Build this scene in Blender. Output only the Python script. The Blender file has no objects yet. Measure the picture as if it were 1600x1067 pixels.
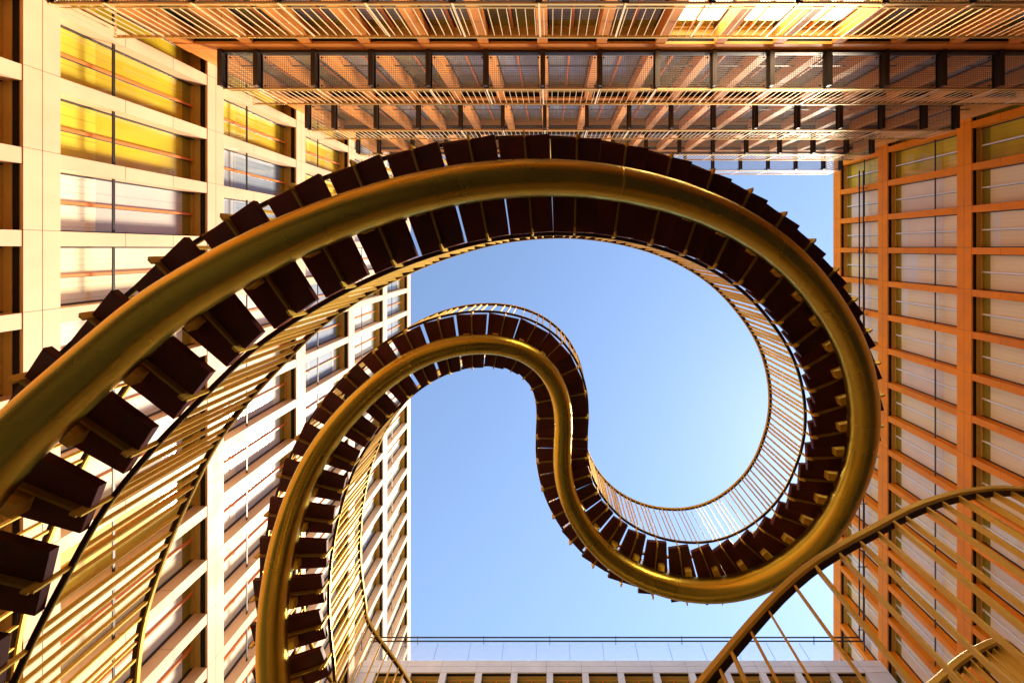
import bpy, math, random
from mathutils import Vector
random.seed(7)
sc = bpy.context.scene
COL = sc.collection

# ---------------------------------------------------------------- camera, sky, sun, exposure
# World axes: x = right in the picture, y = down in the picture, z = up (the camera looks at the zenith).
F = 622.0                      # focal length in pixels of a 1600 px wide picture
CAM_H = 0.15                   # camera stands almost on the ground
cd = bpy.data.cameras.new('camera'); cam = bpy.data.objects.new('camera', cd); COL.objects.link(cam)
cam.location = (0, 0, CAM_H); cam.rotation_euler = (math.pi, 0, 0)
cd.sensor_width = 36; cd.lens = F/1600*36
cd.shift_x = -60/1600; cd.shift_y = -145.5/1600
cd.clip_start = 0.02; cd.clip_end = 500
sc.camera = cam
SUN = Vector((480, 335, 622)).normalized()
EL = math.asin(SUN.z); AZ = math.atan2(SUN.x, SUN.y)
w = bpy.data.worlds.new("World"); sc.world = w; w.use_nodes = True
nt = w.node_tree; bg = nt.nodes['Background']
sky = nt.nodes.new('ShaderNodeTexSky'); sky.sky_type = 'NISHITA'; sky.sun_disc = False
sky.sun_elevation = EL; sky.sun_rotation = AZ
sky.air_density = 1.0; sky.dust_density = 0.07; sky.ozone_density = 0.0
nt.links.new(sky.outputs[0], bg.inputs[0]); bg.inputs[1].default_value = 0.056
sl = bpy.data.lights.new('sun', 'SUN'); sl.energy = 1.5; sl.angle = math.radians(12); sl.color = (1.0, 0.84, 0.62)
so = bpy.data.objects.new('sun', sl); COL.objects.link(so)
so.rotation_euler = SUN.to_track_quat('Z', 'Y').to_euler()
sc.view_settings.view_transform = 'Standard'; sc.view_settings.look = 'None'
sc.view_settings.gamma = 1; sc.view_settings.exposure = 2.5
sc.render.engine = 'CYCLES'
sc.cycles.max_bounces = 8; sc.cycles.diffuse_bounces = 5; sc.cycles.glossy_bounces = 4
sc.cycles.transparent_max_bounces = 12

# ---------------------------------------------------------------- helpers
def mat(name, col, rough=.6, metal=0, var=.0, scale=3.0, bump=0, spec=.4, coat=0, stretch=(1,1,1), bscale=40, emis=None, alpha=1, trans=0):
    m = bpy.data.materials.new(name); m.use_nodes = True
    n = m.node_tree.nodes; l = m.node_tree.links; b = n['Principled BSDF']
    b.inputs['Base Color'].default_value = (*col, 1); b.inputs['Roughness'].default_value = rough
    b.inputs['Metallic'].default_value = metal; b.inputs['Specular IOR Level'].default_value = spec
    b.inputs['Coat Weight'].default_value = coat; b.inputs['Coat Roughness'].default_value = .03
    b.inputs['Alpha'].default_value = alpha
    b.inputs['Transmission Weight'].default_value = trans
    geo = n.new('ShaderNodeNewGeometry')
    if var:
        mp = n.new('ShaderNodeMapping'); mp.inputs['Scale'].default_value = stretch
        l.new(geo.outputs['Position'], mp.inputs[0])
        t = n.new('ShaderNodeTexNoise'); t.inputs['Scale'].default_value = scale; t.inputs['Detail'].default_value = 5
        l.new(mp.outputs[0], t.inputs['Vector'])
        r = n.new('ShaderNodeMapRange'); r.inputs[1].default_value = .3; r.inputs[2].default_value = .7
        r.inputs[3].default_value = 1-var; r.inputs[4].default_value = 1+var*.5
        l.new(t.outputs[0], r.inputs[0])
        mx = n.new('ShaderNodeVectorMath'); mx.operation = 'SCALE'; mx.inputs[0].default_value = col
        oi = n.new('ShaderNodeObjectInfo'); ro = n.new('ShaderNodeMapRange'); ro.inputs[3].default_value = 1-min(var*.8,.25); ro.inputs[4].default_value = 1+min(var*.5,.15)
        l.new(oi.outputs['Random'], ro.inputs[0])
        mu = n.new('ShaderNodeMath'); mu.operation = 'MULTIPLY'; l.new(r.outputs[0], mu.inputs[0]); l.new(ro.outputs[0], mu.inputs[1])
        l.new(mu.outputs[0], mx.inputs['Scale']); l.new(mx.outputs[0], b.inputs['Base Color'])
        rr = n.new('ShaderNodeMapRange'); rr.inputs[1].default_value = .3; rr.inputs[2].default_value = .7
        rr.inputs[3].default_value = rough*.8; rr.inputs[4].default_value = min(1, rough*1.25)
        l.new(t.outputs[0], rr.inputs[0]); l.new(rr.outputs[0], b.inputs['Roughness'])
    if bump:
        t2 = n.new('ShaderNodeTexNoise'); t2.inputs['Scale'].default_value = bscale; t2.inputs['Detail'].default_value = 4
        l.new(geo.outputs['Position'], t2.inputs['Vector'])
        bp = n.new('ShaderNodeBump'); bp.inputs['Strength'].default_value = bump; bp.inputs['Distance'].default_value = .01
        l.new(t2.outputs[0], bp.inputs['Height']); l.new(bp.outputs[0], b.inputs['Normal'])
    if emis:
        b.inputs['Emission Color'].default_value = (*emis[:3], 1); b.inputs['Emission Strength'].default_value = emis[3]
    return m

def blind_mat(name, col, col2, axis, period, rough=.06, thin=.5, emis=0, cw=1):
    """Window pane with something behind it: lamellas every `period` metres along axis, uneven per window."""
    m = bpy.data.materials.new(name); m.use_nodes = True
    n = m.node_tree.nodes; l = m.node_tree.links; b = n['Principled BSDF']
    geo = n.new('ShaderNodeNewGeometry'); sep = n.new('ShaderNodeSeparateXYZ'); l.new(geo.outputs['Position'], sep.inputs[0])
    ml = n.new('ShaderNodeMath'); ml.operation = 'MULTIPLY'; ml.inputs[1].default_value = 1/period
    l.new(sep.outputs[axis], ml.inputs[0])
    fr = n.new('ShaderNodeMath'); fr.operation = 'FRACT'; l.new(ml.outputs[0], fr.inputs[0])
    gt = n.new('ShaderNodeMath'); gt.operation = 'GREATER_THAN'; gt.inputs[1].default_value = 1-thin*.35; l.new(fr.outputs[0], gt.inputs[0])
    t = n.new('ShaderNodeTexNoise'); t.inputs['Scale'].default_value = .55; t.inputs['Detail'].default_value = 3
    l.new(geo.outputs['Position'], t.inputs['Vector'])
    r = n.new('ShaderNodeMapRange'); r.inputs[1].default_value = .35; r.inputs[2].default_value = .65; l.new(t.outputs[0], r.inputs[0])
    mix = n.new('ShaderNodeMixRGB'); mix.inputs[1].default_value = (*col, 1); mix.inputs[2].default_value = (*col2, 1); l.new(r.outputs[0], mix.inputs[0])
    mm = n.new('ShaderNodeMath'); mm.operation = 'MULTIPLY'; mm.inputs[1].default_value = .45; l.new(gt.outputs[0], mm.inputs[0])
    mx2 = n.new('ShaderNodeMixRGB'); mx2.inputs[2].default_value = (col[0]*.45, col[1]*.4, col[2]*.35, 1)
    l.new(mm.outputs[0], mx2.inputs[0]); l.new(mix.outputs[0], mx2.inputs[1]); l.new(mx2.outputs[0], b.inputs['Base Color'])
    b.inputs['Roughness'].default_value = .5
    b.inputs['Coat Weight'].default_value = cw; b.inputs['Specular IOR Level'].default_value = .2; b.inputs['Coat Roughness'].default_value = rough; b.inputs['Coat IOR'].default_value = 1.5
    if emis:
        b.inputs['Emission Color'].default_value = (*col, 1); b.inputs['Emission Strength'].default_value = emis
    return m

M = {}
M['cream'] = mat('cream_panel', (.82,.56,.34), .5, var=.08, scale=1.3)
M['orange'] = mat('orange_panel', (.97,.27,.006), .5, var=.12, scale=1.3, spec=.2)
M['terracotta'] = mat('terracotta_panel', (.94,.36,.07), .5, var=.12, scale=1.3, spec=.25)
M['white'] = mat('white_panel', (.84,.80,.74), .5, var=.08, scale=1.3)
M['seam'] = mat('panel_seam', (.12,.06,.03), .8)
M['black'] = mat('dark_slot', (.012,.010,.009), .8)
M['ochre'] = mat('ochre_frame', (.62,.42,.10), .45, var=.06)
M['olive'] = mat('blind_box', (.30,.25,.03), .4, coat=1)
M['orange_bar'] = mat('orange_mullion', (.85,.24,.05), .4)
M['white_bar'] = mat('white_mullion', (.88,.86,.82), .4)
M['rail_dark'] = mat('dark_bar', (.05,.04,.035), .4, metal=.5)
M['core'] = mat('core_wall', (.35,.28,.2), .9)
M['roof'] = mat('roof_gravel', (.35,.33,.3), .9, var=.2)
M['gold'] = mat('gold_steel', (.78,.52,.10), .30, metal=1, var=.10, scale=4, bump=.06, bscale=60)
M['gold_tube'] = mat('gold_tube', (.66,.50,.075), .28, metal=1, var=.10, scale=1.5)
M['gold_flat'] = mat('gold_painted_bar', (.86,.60,.10), .5, metal=.25, var=.06)
M['underside'] = mat('underside_shade', (.035,.020,.010), .5)  # shade under the stair rails, put into the colour
M['rib'] = mat('rib_steel', (.40,.28,.07), .45, metal=.5)
M['wood'] = mat('dark_wood', (.105,.018,.013), .55, var=.35, scale=5, stretch=(1,1,1), bump=.15, bscale=90)
M['bronze'] = mat('bronze_rail', (.30,.19,.07), .35, metal=.9)
M['pale_bar'] = mat('pale_bar', (.85,.66,.36), .4, metal=.2)
M['brass_edge'] = mat('brass_edge', (.66,.45,.14), .4, metal=.4)
M['grating'] = mat('steel_grating', (.22,.17,.13), .6)
M['glassguard'] = mat('guard_glass', (.9,.95,1.0), .03, alpha=.16)
M['ground'] = mat('paving', (.06,.055,.045), .8, var=.25, scale=2, bump=.2)
P = {}
P['yellow'] = blind_mat('pane_yellow', (.78,.53,.02), (.48,.34,.02), 1, .42, thin=.12)
P['creamw'] = blind_mat('pane_cream', (.95,.84,.58), (.84,.74,.56), 1, .145, thin=.35)
P['ivory'] = blind_mat('pane_ivory', (.92,.82,.52), (.88,.74,.42), 1, .12, thin=.3)
P['grey'] = blind_mat('pane_grey', (.55,.50,.44), (.66,.58,.50), 1, .60, thin=.08)
P['blue'] = blind_mat('pane_blue', (.20,.25,.32), (.30,.34,.38), 1, .16, thin=.3)
P['beige'] = blind_mat('pane_beige', (.90,.72,.50), (.80,.64,.46), 1, .60, thin=.05, cw=.3)
P['warm'] = blind_mat('pane_warm', (.90,.72,.38), (.90,.72,.46), 1, .16, thin=.12, cw=.25)
P['blue2'] = blind_mat('pane_blue_low', (.34,.38,.42), (.42,.44,.46), 2, .16, thin=1.2)
P['yellow2'] = blind_mat('pane_yellow_low', (.88,.64,.05), (.60,.46,.04), 1, .21, thin=.35)
P['shade'] = blind_mat('roller_blind', (.90,.84,.70), (.84,.76,.60), 2, .05, thin=.5, cw=.7)
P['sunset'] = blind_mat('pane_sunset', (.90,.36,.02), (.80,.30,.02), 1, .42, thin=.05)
P['dim'] = blind_mat('pane_dim', (.30,.30,.24), (.50,.54,.58), 2, .10, thin=1.2)
P['olivew'] = blind_mat('pane_olive', (.34,.28,.06), (.22,.19,.07), 2, .085, thin=.6)
P['glint'] = blind_mat('pane_sun_glint', (1.0,.88,.55), (1.0,.9,.62), 2, .12, thin=.1, emis=2.6)  # emission imitates sun glint on the glass, no lamp behind

class MB:
    def __init__(s): s.v=[]; s.f=[]; s.m=[]; s.mats=[]; s.sm=[]
    def mi(s, m):
        if m not in s.mats: s.mats.append(m)
        return s.mats.index(m)
    def box(s, a, b, m):
        i=len(s.v); x0,y0,z0=a; x1,y1,z1=b
        if x0>x1: x0,x1=x1,x0
        if y0>y1: y0,y1=y1,y0
        if z0>z1: z0,z1=z1,z0
        s.v += [(x0,y0,z0),(x1,y0,z0),(x1,y1,z0),(x0,y1,z0),(x0,y0,z1),(x1,y0,z1),(x1,y1,z1),(x0,y1,z1)]
        k=s.mi(m)
        for q in ((0,3,2,1),(4,5,6,7),(0,1,5,4),(1,2,6,5),(2,3,7,6),(3,0,4,7)):
            s.f.append(tuple(i+j for j in q)); s.m.append(k); s.sm.append(False)
    def obox(s, c, ax, ay, az, m, bev=0):
        """oriented box: centre, three half-extent vectors; optional bevel of the long edges along ax"""
        i=len(s.v); c=Vector(c)
        k=s.mi(m)
        if bev:
            hy=ay.length; hz=az.length; uy=ay/hy; uz=az/hz; b=min(bev,hy*.45,hz*.45)
            pr=[(-hy+b,-hz),(hy-b,-hz),(hy,-hz+b),(hy,hz-b),(hy-b,hz),(-hy+b,hz),(-hy,hz-b),(-hy,-hz+b)]
            for sx in (-1,1):
                for (p,q) in pr: s.v.append(tuple(c+ax*sx+uy*p+uz*q))
            n=8
            for j in range(n):
                s.f.append((i+j,i+(j+1)%n,i+n+(j+1)%n,i+n+j)); s.m.append(k); s.sm.append(False)
            s.f.append(tuple(i+j for j in range(n))[::-1]); s.m.append(k); s.sm.append(False)
            s.f.append(tuple(i+n+j for j in range(n))); s.m.append(k); s.sm.append(False)
            return
        for (p,q,r) in ((-1,-1,-1),(1,-1,-1),(1,1,-1),(-1,1,-1),(-1,-1,1),(1,-1,1),(1,1,1),(-1,1,1)):
            s.v.append(tuple(c+ax*p+ay*q+az*r))
        for q in ((0,3,2,1),(4,5,6,7),(0,1,5,4),(1,2,6,5),(2,3,7,6),(3,0,4,7)):
            s.f.append(tuple(i+j for j in q)); s.m.append(k); s.sm.append(False)
    def sweep(s, pts, prof, frames, m, closed=False, smooth=False):
        """prof: list of (lateral, up) offsets; frames: list of (n, u) vectors"""
        i=len(s.v); n=len(prof); k=s.mi(m)
        for p,(a,b) in zip(pts,frames):
            for (x,y) in prof: s.v.append(tuple(p+a*x+b*y))
        N=len(pts)
        for r in range(N if closed else N-1):
            r2=(r+1)%N
            for j in range(n):
                s.f.append((i+r*n+j,i+r*n+(j+1)%n,i+r2*n+(j+1)%n,i+r2*n+j)); s.m.append(k); s.sm.append(smooth)
        if not closed:
            s.f.append(tuple(i+j for j in range(n))[::-1]); s.m.append(k); s.sm.append(False)
            s.f.append(tuple(i+(N-1)*n+j for j in range(n))); s.m.append(k); s.sm.append(False)
    def add(s, o):
        i=len(s.v); s.v += o.v
        for f,mi,sm in zip(o.f,o.m,o.sm):
            s.f.append(tuple(i+j for j in f)); s.m.append(s.mi(o.mats[mi])); s.sm.append(sm)
    def mesh(s, name):
        me=bpy.data.meshes.new(name); me.from_pydata(s.v,[],s.f)
        for m in s.mats: me.materials.append(m)
        me.polygons.foreach_set('material_index', s.m); me.polygons.foreach_set('use_smooth', s.sm)
        me.update(); return me
def link(name, me, parent=None, loc=None, label=None, kind=None):
    o=bpy.data.objects.new(name, me); COL.objects.link(o)
    if parent is not None: o.parent=parent
    if loc is not None: o.location=loc
    if label: o['label']=label
    if kind: o['kind']=kind
    return o
def thing(name, label, cat, group=None):
    o=bpy.data.objects.new(name, None); COL.objects.link(o); o.empty_display_size=.3
    o['label']=label; o['category']=cat
    if group: o['group']=group
    return o
def W(Z): return Z+CAM_H           # height above the camera -> world height
def inframe(x, y, z, mrg=0):
    Z=z-CAM_H
    if Z<.1: return False
    px=860+F*x/Z; py=388+F*y/Z
    return -mrg<px<1600+mrg and -mrg<py<1067+mrg

# ---------------------------------------------------------------- ground
g = MB(); g.box((-250,-250,-.4),(250,250,0),M['ground'])
link('ground', g.mesh('ground'), kind='structure')

# ---------------------------------------------------------------- facades
def facade(name, label, T, u0, u1, tops, sp_h, bay, phase, colw, skin, skin2, bar, pick, rec=.40, depth=6.0, wfloor=0, ss=.13, roof_col=None):
    """T(u, d, z): wall-plane coordinates to world (d = distance behind the front plane).
    tops: spandrel top heights (camera-relative). phase: u of one column's centre."""
    root = thing(name, label, 'building')
    def bx(mb, ua, ub, da, db, za, zb, m):
        mb.box(T(ua,da,za), T(ub,db,zb), m)
    core=MB(); bx(core,u0,u1,rec+.10,depth,W(-CAM_H)+.001,tops[-1]+CAM_H-.25,M['core']); link('wall', core.mesh('wall'), root)
    rf=MB(); bx(rf,u0,u1,rec+.12,depth,W(tops[-1])-.25,W(tops[-1])-.1,M['roof']); link('roof', rf.mesh('roof'), root)
    k0=math.ceil((u0-phase)/bay+.2); k1=math.floor((u1-phase)/bay-.2)
    # spandrels, one per floor
    for t in tops:
        mb=MB(); z1=W(t); z0=z1-sp_h; zm=(z0+z1)/2
        bx(mb,u0,u1,0,.05,z0,zm-.006,skin); bx(mb,u0,u1,0,.05,zm+.006,z1,skin)       # two cladding strips
        bx(mb,u0,u1,.012,.05,zm-.006,zm+.006,M['seam'])
        bx(mb,u0,u1,.05,rec+.10,z1-.06,z1-.012,skin2)                                # sill
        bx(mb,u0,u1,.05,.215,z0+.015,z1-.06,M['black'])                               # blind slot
        bx(mb,u0,u1,.215,rec+.10,z0+.003,z1-.06,M['ochre'])
        bx(mb,u0,u1,.0501,.062,z0-.004,z0+.0149,M['ochre'])
        for k in range(k0,k1+1):
            u=phase+k*bay
            bx(mb,u-colw/2-.012,u-colw/2-.004,-.002,.02,z0+.001,z1-.001,M['seam'])
        link('spandrel', mb.mesh('spandrel'), root)
    # columns and windows of each floor, largest in the picture first
    slots=[]
    for i in range(len(tops)):
        za=0.0 if i==0 else W(tops[i-1]); zb=W(tops[i])-sp_h
        for k in range(k0,k1+1):
            slots.append((i,k,za,zb))
    def seen(s):
        i,k,za,zb=s; u=phase+(k+.5)*bay
        best=0
        for z in (za+.3*(zb-za), zb-.05):
            x,y,_=T(u,0,z)
            if inframe(x,y,z,30): best=max(best, 1/(z*z))
            else: best=max(best, 1e-6/(z*z+1))
        return -best
    slots.sort(key=seen)
    cache={}
    def colmesh(h):
        mb=MB(); a=colw/2
        cuts=[0,h*.36,h*.70,h]
        for c0,c1 in zip(cuts,cuts[1:]):
            bx(mb,-a,a,.012,rec+.10,c0+(.005 if c0 else 0),c1-(.005 if c1<h else 0),skin)
        for c in cuts[1:3]: bx(mb,-a+.004,a-.004,.018,rec+.10,c-.005,c+.005,M['seam'])
        return mb
    def winparts(h, kind):
        a=(bay-colw)/2; r=rec
        fr=MB()
        bx(fr,-a,-a+.035,r-.02,r+.10,0,h,M['rail_dark']); bx(fr,a-.035,a,r-.02,r+.10,0,h,M['rail_dark'])
        bx(fr,-a+.035,a-.035,r-.02,r+.10,0,.05,M['ochre']); bx(fr,-a+.035,a-.035,r-.03,r+.10,h-.06,h+.02,M['ochre'])
        pn=MB()
        kd,dr=kind.split('|'); dr=float(dr)
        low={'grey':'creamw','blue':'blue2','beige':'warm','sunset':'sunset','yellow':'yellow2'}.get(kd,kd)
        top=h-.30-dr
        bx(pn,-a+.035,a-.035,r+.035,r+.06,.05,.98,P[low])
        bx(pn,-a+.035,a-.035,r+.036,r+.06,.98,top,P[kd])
        if dr: bx(pn,-a+.035,a-.035,r+.036,r+.06,top,h-.30,P['shade'])
        bx(pn,-a+.035,a-.035,r+.033,r+.06,h-.30,h-.06,M['olive'])
        mu=MB(); bx(mu,-.03,.03,r-.04,r+.035,.05,h-.06,bar); bx(mu,.03,.042,r-.01,r+.035,.05,h-.06,M['rail_dark'])
        gb=MB(); bx(gb,-a-.0+.002,a-.002,.14,.165,1.06,1.11,M['rail_dark'])
        return dict(frame=fr,pane=pn,mullion=mu,guard_bar=gb)
    stuffc=MB(); stuffw=MB(); nind=0
    for n,(i,k,za,zb) in enumerate(slots):
        u=phase+k*bay; uw=u+bay/2; h=zb-za; x,y,_=T(u,0,za); xw,yw,_=T(uw,0,za)
        kind=pick(i,uw)
        kind+='|'+random.choice(['0','0','0','0.35','0.9'] if kind not in ('yellow','sunset','glint','dim','olivew') else ['0'])
        key=(round(h,3),kind)
        if key not in cache:
            wp=winparts(h,kind); cm=colmesh(h); cache[key]=(wp,cm,{a:b.mesh(a) for a,b in wp.items()},cm.mesh('column'))
        wp,cm,wm,cme=cache[key]
        o0=Vector(T(0,0,0))
        ind = n<100 and seen((i,k,za,zb))<-1e-5
        if ind:
            link('column', cme, root, (x-o0.x,y-o0.y,za))
            if k<k1:
                wo=link('window', wm['frame'], root, (xw-o0.x,yw-o0.y,za))
                for a in ('pane','mullion','guard_bar'): link(a, wm[a], wo)
        else:
            off=(x-o0.x,y-o0.y,za); offw=(xw-o0.x,yw-o0.y,za)
            c=MB(); c.add(cm); c.v=[(p[0]+off[0],p[1]+off[1],p[2]+off[2]) for p in c.v]; stuffc.add(c)
            if k<k1:
                for a in wp:
                    c=MB(); c.add(wp[a]); c.v=[(p[0]+offw[0],p[1]+offw[1],p[2]+offw[2]) for p in c.v]; stuffw.add(c)
    if stuffc.v: link('column', stuffc.mesh('column'), root, kind='stuff')
    if stuffw.v: link('window', stuffw.mesh('window'), root, kind='stuff')
    # closing strips at both ends
    for (a,b) in ((u0,phase+k0*bay-colw/2),(phase+k1*bay+colw/2,u1)):
        if b-a>.02:
            e=MB(); bx(e,a,b,.02,rec+.10,0,W(tops[-1])-sp_h,skin); link('end_panel', e.mesh('end_panel'), root)
    return root

AX=9.6; BX=16.9; CY=21.1; DY=5.2
def TL(u,d,z): return (-AX-d, u, z)
def TR(u,d,z): return (BX+d, u, z)
def TB(u,d,z): return (u, CY+d, z)
def TT(u,d,z): return (u, -DY-d, z)
def pickL(i,u):
    r=random.random()
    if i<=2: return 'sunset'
    if i==3:
        if u<-1.6: return 'yellow'
        if u<-.2: return 'grey' if r<.6 else 'creamw'
        if u<1.6: return 'ivory'
        return 'ivory' if r<.3 else ('creamw' if r<.6 else 'yellow')
    if i==4:
        if u<-2.6: return 'yellow'
        if u<.5: return 'blue'
        return 'grey' if r<.3 else 'creamw'
    if i==5:
        if u<-2.0: return 'yellow'
        return 'blue' if 1.5<u<8 else 'creamw'
    if i==6: return 'creamw' if r<.6 else 'blue'
    return 'blue' if u<10 else 'creamw'
facade('cream_office_building','tall cream panelled office block with yellow and pale windows, left of the stairs',
       TL,-7.2,30.0,[0.0,3.9,7.8,11.7,15.6,19.5,23.4,27.3],.55,1.506,-3.195,.29,M['cream'],M['white'],M['orange_bar'],pickL)
def pickR(i,u):
    r=random.random()
    if u<-2.6: return 'yellow'
    if i==len(TOPR)-2: return 'beige' if u<.5 else ('warm' if u<6 or r<.4 else 'beige')
    if i==len(TOPR)-1: return 'beige' if r<.6 else ('grey' if r<.8 else 'warm')
    return 'warm' if u<7 or r<.4 else 'beige'
TOPR=[0.8,4.7,8.65,12.6,16.55,20.53,23.78]
facade('orange_office_building','bright orange panelled office block with white mullions, right of the stairs',
       TR,-7.2,30.0,TOPR,.57,1.683,.11,.27,M['orange'],M['orange'],M['white_bar'],pickR)
def pickT(i,u):
    if i==3 and 2.8<u<7.3: return 'glint'  # panes that carry the painted sun glint
    if u<-6.4: return 'olivew'
    return 'dim' if random.random()<.8 else 'olivew'
LEV=[3.2,6.9,10.6,14.3,18.0,21.7]
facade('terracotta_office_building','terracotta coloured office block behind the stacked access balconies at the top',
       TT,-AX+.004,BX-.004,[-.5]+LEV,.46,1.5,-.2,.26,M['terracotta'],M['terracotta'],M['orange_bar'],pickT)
def pickB(i,u): return 'yellow' if u<-6 else 'creamw'
facade('white_office_building','low white office block with glass roof guard at the bottom edge',
       TB,-AX+.004,BX-.004,[1.4,5.2,9.0,12.8,16.6,20.4],.57,1.764,-.03,.32,M['white'],M['white'],M['orange_bar'],pickB)

# ---------------------------------------------------------------- access balconies on the terracotta block
YO=-4.22; YI=-DY+.01
GRP='access balconies stacked up the terracotta facade'
labs=['lowest access balcony, cut off by the top edge of the photo','second lowest access balcony with black brackets and wide grating panels',
      'third access balcony from the bottom, just above the wide one','fourth access balcony from the bottom, partly hidden by the stair treads',
      'topmost access balcony with open sky behind its grating']
BX0=-8.7; BX1=14.5; NB=16
xs=[-.2+1.5*k for k in range(-5,10)]     # bracket positions
xs=[x for x in xs if BX0+.2<x<BX1-.2]
edges=[BX0+.06]+xs+[BX1-.06]
def grating(w, d):
    mb=MB(); m=M['grating']
    n=int(d/.050)
    for j in range(n+1):
        y=j*d/n; mb.box((0,-y-.0035,0),(w,-y+.0035,.02),m)
    n=int(w/.05)
    for j in range(n+1):
        x=j*w/n; mb.box((x-.003,-d,.004),(x+.003,0,.018),m)
    for (a,b) in ((.05,.05),(w-.05,.05),(.05,d-.05),(w-.05,d-.05)):
        mb.box((a-.02,-b-.02,-.004),(a+.02,-b+.02,.03),M['rail_dark'])
    return mb
gcache={}
for li,(Zf,lab) in enumerate(zip(LEV[1:],labs)):
    z=W(Zf)
    BX1=15.8 if li==4 else 14.5
    xs=[-.2+1.5*k for k in range(-5,11)]; xs=[x for x in xs if BX0+.2<x<BX1-.2]; edges=[BX0+.06]+xs+[BX1-.06]
    root=thing('access_balcony',lab,'balcony',GRP)
    root.location=(0,0,z)
    # grating panels and brackets
    br=MB(); br.box((-.035,YO-.03,-.20),(.035,YI,-.03),M['rail_dark']); br.box((-.06,YO-.03,-.03),(.06,YI,-.012),M['rail_dark'])
    br.box((-.06,YO-.03,-.212),(.06,YI,-.20),M['rail_dark'])
    brm=br.mesh('bracket')
    for x in edges: link('bracket', brm, root, (x,0,0))
    for a,b in zip(edges,edges[1:]):
        wd=round(b-a-.13,3)
        if wd not in gcache: gcache[wd]=grating(wd,abs(YI-YO)-.12).mesh('floor_grating')
        link('floor_grating', gcache[wd], root, (a+.065,YO-.05,-.012))
    eb=MB(); eb.box((BX0,YO-.03,-.02),(BX1,YO,.03),M['brass_edge']); link('edge_beam', eb.mesh('edge_beam'), root)
    ib=MB(); ib.box((BX0,YI-.0,-.17),(BX1,YI+.07,-.021),M['rail_dark']); link('wall_beam', ib.mesh('wall_beam'), root)
    hr=MB(); hr.box((BX0-.02,YO-.035,1.05),(BX1+.02,YO+.02,1.075),M['brass_edge']); hr.box((BX0,YO-.02,.10),(BX1,YO-.005,.125),M['brass_edge'])
    link('handrail', hr.mesh('handrail'), root)
    ps=MB(); ps.box((-.017,YO-.005,-.05),(.017,YO+.012,1.05),M['pale_bar']); psm=ps.mesh('post')
    for x in edges: link('post', psm, root, (x,0,0))
    bl=MB(); bl.box((-.0055,YO-.020,.1255),(.0055,YO-.002,1.05),M['pale_bar']); blm=bl.mesh('baluster')
    bars=[]
    step=.165
    n=int((BX1-BX0)/step)
    for j in range(1,n):
        x=BX0+j*step
        if min(abs(x-e) for e in edges)<.05: continue
        bars.append(x)
    bars.sort(key=lambda x:(0 if inframe(x,YO,z+.5) else 1, abs(x)))
    st=MB()
    for j,x in enumerate(bars):
        if j<99: link('baluster', blm, root, (x,0,0))
        else: st.box((x-.0055,YO-.020,.1255),(x+.0055,YO-.002,1.05),M['pale_bar'])
    link('baluster', st.mesh('baluster'), root, kind='stuff')
    for xe in (BX0,BX1):                                            # end guards
        en=MB(); en.box((xe-.012,YI,1.05),(xe+.012,YO-.036,1.074),M['brass_edge'])
        for j in range(1,8): en.box((xe-.008,YO-.12*j-.008,.03),(xe+.008,YO-.12*j+.008,1.05),M['pale_bar'])
        link('end_guard', en.mesh('end_guard'), root)

# ---------------------------------------------------------------- roof guard of the white block and the guard rail round the court
gz=W(20.4)
root=thing('glass_balustrade','clear glass balustrade along the roof edge of the white block','balustrade')
bal0=MB(); bal0.box((0,CY+.10,gz-.03),(1.744,CY+.115,gz+1.02),M['glassguard']); pm=bal0.mesh('glass_panel')
k=0; x=-AX+.05
while x<BX-1.8:
    link('glass_panel', pm, root, (x,0,0)); x+=1.764
tr=MB(); tr.box((-AX+.03,CY+.13,gz-.095),(BX-.03,CY+.17,gz+.0),M['white']); link('base_rail', tr.mesh('base_rail'), root)
pp=MB(); pp.box((-.006,CY+.098,gz-.02),(.006,CY+.117,gz+1.02),M['rail_dark']); ppm=pp.mesh('joint')
x=-AX+.05+1.754
while x<BX-1.8:
    link('joint', ppm, root, (x,0,0)); x+=1.764
RZ=W(21.3)
root=thing('court_guard_rail','pair of thin dark rails running past the white roof edge and the orange block','railing')
for (dx,dy) in ((0,0),(.22,.20)):
    r=MB(); xr=16.53+dx; yb=20.80+dy
    r.box((-AX+.0,yb-.025,RZ-.02),(xr+.025,yb+.025,RZ+.02),M['rail_dark']); r.box((xr-.025,-4.15,RZ-.02),(xr+.025,yb-.025,RZ+.02),M['rail_dark'])
    link('rail', r.mesh('rail'), root)
bk=MB(); bk.box((16.42,-.015,RZ-.05),(BX+.05,.015,RZ-.02),M['rail_dark']); bkm=bk.mesh('bracket')
for j in range(8): link('bracket', bkm, root, (0,-3.2+3.366*j,0))
bk=MB(); bk.box((-.015,20.7,RZ-.05),(.015,CY+.05,RZ-.02),M['rail_dark']); bkm=bk.mesh('bracket')
for j in range(7): link('bracket', bkm, root, (-7.09+3.528*j,0,0))

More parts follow.
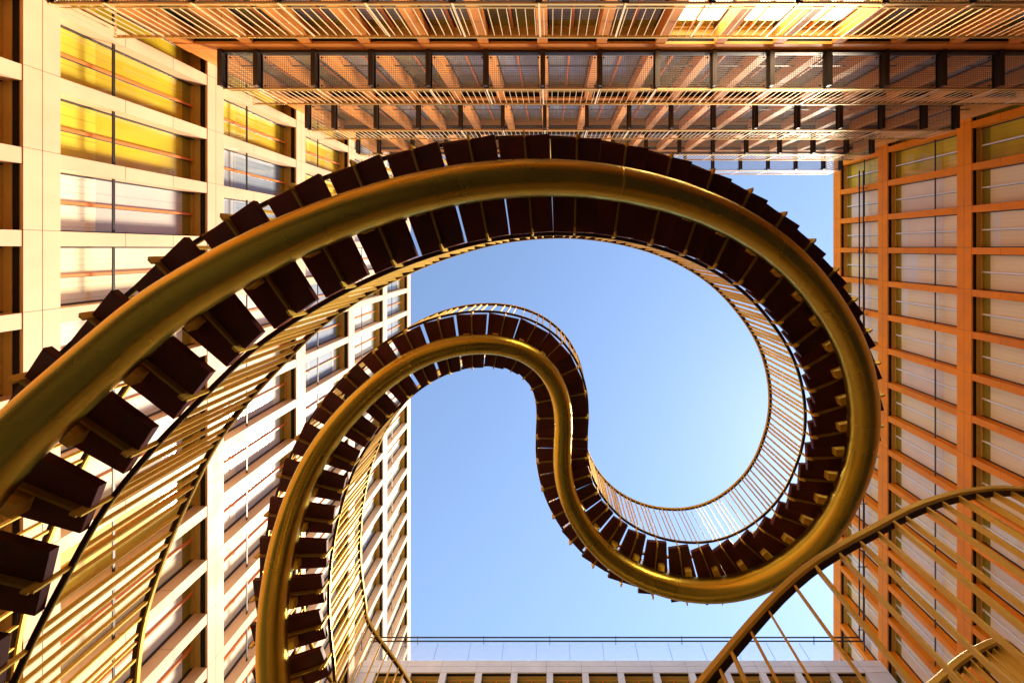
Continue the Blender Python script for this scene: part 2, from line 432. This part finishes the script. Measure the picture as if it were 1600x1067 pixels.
# ---------------------------------------------------------------- the endless staircase
STEPS=[(-3.349,2.135,1.780),(-3.227,1.740,1.919),(-3.087,1.358,2.059),(-2.901,1.018,2.191),(-2.659,0.694,2.323),(-2.385,0.379,2.449),(-2.060,0.121,2.576),(-1.713,-0.093,2.697),(-1.354,-0.265,2.815),(-0.983,-0.400,2.930),(-0.596,-0.499,3.044),(-0.190,-0.554,3.158),(0.225,-0.567,3.271),(0.639,-0.533,3.382),(1.042,-0.460,3.491),(1.431,-0.348,3.598),(1.804,-0.194,3.704),(2.155,0.002,3.811),(2.475,0.240,3.920),(2.762,0.515,4.032),(3.022,0.815,4.147),(3.245,1.139,4.267),(3.423,1.493,4.392),(3.559,1.868,4.522),(3.649,2.250,4.658),(3.692,2.638,4.799),(3.685,3.033,4.944),(3.633,3.431,5.089),(3.522,3.820,5.236),(3.342,4.188,5.385),(3.099,4.520,5.533),(2.800,4.793,5.677),(2.448,4.986,5.815),(2.058,5.088,5.947),(1.658,5.099,6.071),(1.272,5.019,6.187),(0.926,4.854,6.290),(0.640,4.610,6.379),(0.419,4.305,6.448),(0.270,3.960,6.496),(0.202,3.596,6.523),(0.199,3.233,6.526),(0.211,2.873,6.506),(0.183,2.519,6.465),(0.075,2.172,6.405),(-0.132,1.858,6.326),(-0.437,1.621,6.228),(-0.814,1.487,6.113),(-1.223,1.449,5.984),(-1.624,1.498,5.846),(-1.991,1.626,5.701),(-2.317,1.832,5.550),(-2.601,2.093,5.399),(-2.841,2.390,5.250),(-3.023,2.716,5.106),(-3.141,3.069,4.970),(-3.205,3.439,4.840),(-3.225,3.819,4.716),(-3.201,4.204,4.594),(-3.129,4.583,4.476),(-3.011,4.953,4.357),(-2.844,5.311,4.237)]
RUN=.393
S=[Vector(p) for p in STEPS]
mir=lambda p: Vector((.40-p.x, 6.20-p.y, p.z))
S[0]=Vector((-3.275,2.135,1.78)); S[1]=Vector((-3.20,1.74,1.92))
base=S[:]
# descend on the far side: mirror image of the first twenty steps
right=[mir(S[k]) for k in range(19,-1,-1)]
right=[p+Vector((0,0,.02*(1-i/19))) for i,p in enumerate(right)]
low=[(3.70,3.60,1.62),(3.60,3.05,1.47),(3.40,2.5,1.31),(3.05,2.05,1.18),(2.62,1.79,1.05),(2.12,1.73,.90),(1.73,1.79,.78),(1.40,1.86,.67),(1.13,2.00,.56),(.85,2.20,.46),(.46,2.52,.37),(.20,3.10,.32)]
low=[Vector(p) for p in low]
low=low+[mir(p) for p in low[-2::-1]]
loop=base+right+low
def cr(a,b,c,d,t):
    return .5*((2*b)+(c-a)*t+(2*a-5*b+4*c-d)*t*t+(3*b-a-3*c+d)*t**3)
fine=[]
N=len(loop)
for i in range(N):
    a,b,c,d=loop[i-1],loop[i],loop[(i+1)%N],loop[(i+2)%N]
    for j in range(10): fine.append(cr(a,b,c,d,j/10))
for _ in range(2):                       # ease joins outside the fitted run
    n=len(fine); f2=fine[:]
    for i in range(n):
        if i>len(base)*10-30: f2[i]=(fine[i-3]+fine[i-2]+fine[i-1]+fine[i]+fine[(i+1)%n]+fine[(i+2)%n]+fine[(i+3)%n])/7
    fine=f2
n=len(fine)
def frame(i):
    t=fine[(i+2)%n]-fine[i-2]; th=Vector((t.x,t.y,0)).normalized()
    return t.normalized(), th, Vector((-th.y,th.x,0))     # lateral: right of travel in the picture
# step positions: the fitted ones, then even runs
idx=[10*i for i in range(len(base))]
acc=0; last=idx[-1]
tot=[]
i=idx[-1]
L=0
for j in range(idx[-1],n): L+=(fine[(j+1)%n]-fine[j]).to_2d().length
cnt=round(L/RUN); stepL=L/cnt
acc=0
for j in range(idx[-1],n):
    acc+=(fine[(j+1)%n]-fine[j]).to_2d().length
    if acc>=stepL*.9999 and len(idx)<len(base)+cnt-1:
        idx.append((j+1)%n); acc-=stepL
root=thing('endless_staircase','endless winding staircase with dark wooden treads on a fat golden tube','staircase')
up=Vector((0,0,1))
O=Vector((0,0,CAM_H))
# tube
R=.152
tb=MB(); pts=[];fr=[]
for i in range(0,n):
    t,th,lat=frame(i); v=t.cross(lat); 
    pts.append(fine[i]+O); fr.append((lat,v))
prof=[(R*math.cos(a*math.tau/28),R*math.sin(a*math.tau/28)) for a in range(28)]
tb.sweep(pts,prof,fr,M['gold_tube'],closed=True,smooth=True)
tube=link('support_tube', tb.mesh('support_tube'), root)
# weld seams on the tube
for i in (128,232):
    t,th,lat=frame(i); v=t.cross(lat); wm=MB()
    pp=[(R+.0035)*1.0]; pr=[((R+.0018)*math.cos(a*math.tau/28),(R+.0018)*math.sin(a*math.tau/28)) for a in range(28)]
    wm.sweep([fine[i]+O-t*.008,fine[i]+O+t*.008],pr,[(lat,v),(lat,v)],M['gold_tube'],smooth=True)
    link('weld_seam', wm.mesh('weld_seam'), tube)
# foot plates where the stair rests
fp=MB()
for (x,y,zz) in ((.2,3.1,.3),(2.0,1.70,.7),(-1.6,4.50,.7)):
    fp.box((x-.06,y-.06,0),(x+.06,y+.06,W(zz)-R+.02),M['gold']); fp.box((x-.2,y-.2,.002),(x+.2,y+.2,.02),M['gold'])
link('support_foot', fp.mesh('support_foot'), root)
HL=.39; HS=.42; DL=.26; TH=.055
UPH=.168; DNH=.215
def tread_parts(i):
    t,th,lat=frame(i); c=fine[i]+O+up*DL
    hill=1 if t.z>=0 else -1            # which way is uphill
    a=UPH if hill>0 else DNH; b=DNH if hill>0 else UPH
    mid=c+th*((a-b)/2)
    def edge(k, fr, sgn):
        j=(i+sgn*k)%n; f=fine[j]*(1-fr)+fine[(j+sgn)%n]*fr
        _,_,l2=frame(j); return Vector((f.x,f.y,fine[i].z))+O+up*DL, l2
    ku,kd=(4,5) if hill>0 else (5,4)
    (pa,la),(pb,lb)=edge(ku,.75 if hill>0 else .1,1),edge(kd,.1 if hill>0 else .75,-1)
    sl=MB(); B=.006; kk=sl.mi(M['wood'])
    ring=[]
    for (hz,ins) in ((0,B),(B,0),(TH-B,0),(TH,B)):
        d=th*ins
        ring.append([pa+la*(HS-ins)-d+up*hz, pa-la*(HS-ins)-d+up*hz, pb-lb*(HS-ins)+d+up*hz, pb+lb*(HS-ins)+d+up*hz])
    for rg in ring: sl.v += [tuple(v) for v in rg]
    for q4 in range(3):
        for j in range(4): sl.f.append((q4*4+j,q4*4+(j+1)%4,q4*4+4+(j+1)%4,q4*4+4+j)); sl.m.append(kk); sl.sm.append(False)
    sl.f.append((3,2,1,0)); sl.f.append((12,13,14,15)); sl.m += [kk,kk]; sl.sm += [False,False]
    rb=MB(); rb.obox(c-up*.019, lat*HL, th*.008, up*.018, M['rib'])
    # saddle between tube and tread on the lower half
    bl=MB(); q=c-th*hill*.085
    bl.obox(q-up*.043, lat*.115, th*.045, up*.040, M['gold_flat'], bev=.004)
    return sl,rb,bl
def post_mesh(i, sg):
    t,th,lat=frame(i); c=fine[i]+O+up*DL+lat*(sg*(HS+.008))
    mb=MB(); top=1.18-DL
    p0=c-up*.035; e=lat*sg*.012
    mb.obox((p0+p0+up*(.035+top)+e)/2, th*.007, lat*.015, (up*(.06+top)+e)/2, M['gold_flat'])
    mb.obox(c+lat*(-sg*.023)-up*.03, lat*.020, th*.008, up*.03, M['gold_flat'])
    return mb
def bal_mesh(j, sg):
    t,th,lat=frame(j); b=fine[j]+O+lat*(sg*.435)
    mb=MB(); z0=.40; z1=1.165
    mb.obox(b+up*((z0+z1)/2), th*.005, lat*.015, up*((z1-z0)/2), M['gold_flat'])
    return mb
tl=[];pl=[];bl=[]
allbars=[]
ni=len(idx)
for q in range(ni):
    i=idx[q]; i2=idx[(q+1)%ni]; 
    if i2<=i: i2+=n
    p=fine[i]+O; t,th,lat=frame(i)
    vis=inframe(p.x,p.y,p.z+DL,160)
    tl.append((0 if vis else 1,p.z,i))
    for sg in (-1,1):
        e=p+lat*sg*.45
        vis=inframe(e.x,e.y,p.z+1.1,10) or inframe(e.x,e.y,p.z+.5,10)
        pl.append((0 if vis else 1,p.z,i,sg))
        for k in (1,2,3):
            j=round(i+(i2-i)*k/4)%n
            bl.append((0 if vis else 1,p.z,j,sg))
tl.sort(); pl.sort(); bl.sort()
st=MB()
for q,(v,z,i) in enumerate(tl):
    sl,rb,bk=tread_parts(i)
    if v==0 and q<100:
        o=link('tread', sl.mesh('tread'), root); link('rib_plate', rb.mesh('rib_plate'), o); link('saddle_block', bk.mesh('saddle_block'), o)
    else:
        st.add(sl); st.add(rb); st.add(bk)
if st.v: link('tread', st.mesh('tread'), root, kind='stuff')
st=MB()
for q,(v,z,i,sg) in enumerate(pl):
    m=post_mesh(i,sg)
    if v==0 and q<100: link('post', m.mesh('post'), root)
    else: st.add(m)
link('post', st.mesh('post'), root, kind='stuff')
st=MB()
for q,(v,z,i,sg) in enumerate(bl):
    m=bal_mesh(i,sg)
    if v==0 and q<100: link('baluster', m.mesh('baluster'), root)
    else: st.add(m)
link('baluster', st.mesh('baluster'), root, kind='stuff')
def rail(name, sg, e, h, hw, hh, m):
    pts=[];fr=[]
    for i in range(0,n,2):
        t,th,lat=frame(i); pts.append(fine[i]+O+lat*sg*e+up*h); fr.append((lat,up))
    b=min(hw,hh)*.4
    prof=[(-hw+b,-hh),(hw-b,-hh),(hw,-hh+b),(hw,hh-b),(hw-b,hh),(-hw+b,hh),(-hw,hh-b),(-hw,-hh+b)]
    mb=MB(); mb.sweep(pts,prof,fr,m,closed=True); o=link(name, mb.mesh(name), root)
    un=MB(); z=-hh-.004; un.sweep(pts,[(-hw+b+.001,z),(hw-b-.001,z),(hw-b-.001,z+.0035),(-hw+b+.001,z+.0035)],fr,M['underside'],closed=True); link('shade_strip', un.mesh('shade_strip'), o)  # added dark strip paints the shade below the rail
for sg in (-1,1):
    rail('handrail',sg,.437,1.18,.024,.019,M['gold_flat'])
    rail('bottom_rail',sg,.435,.39,.020,.008,M['gold'])
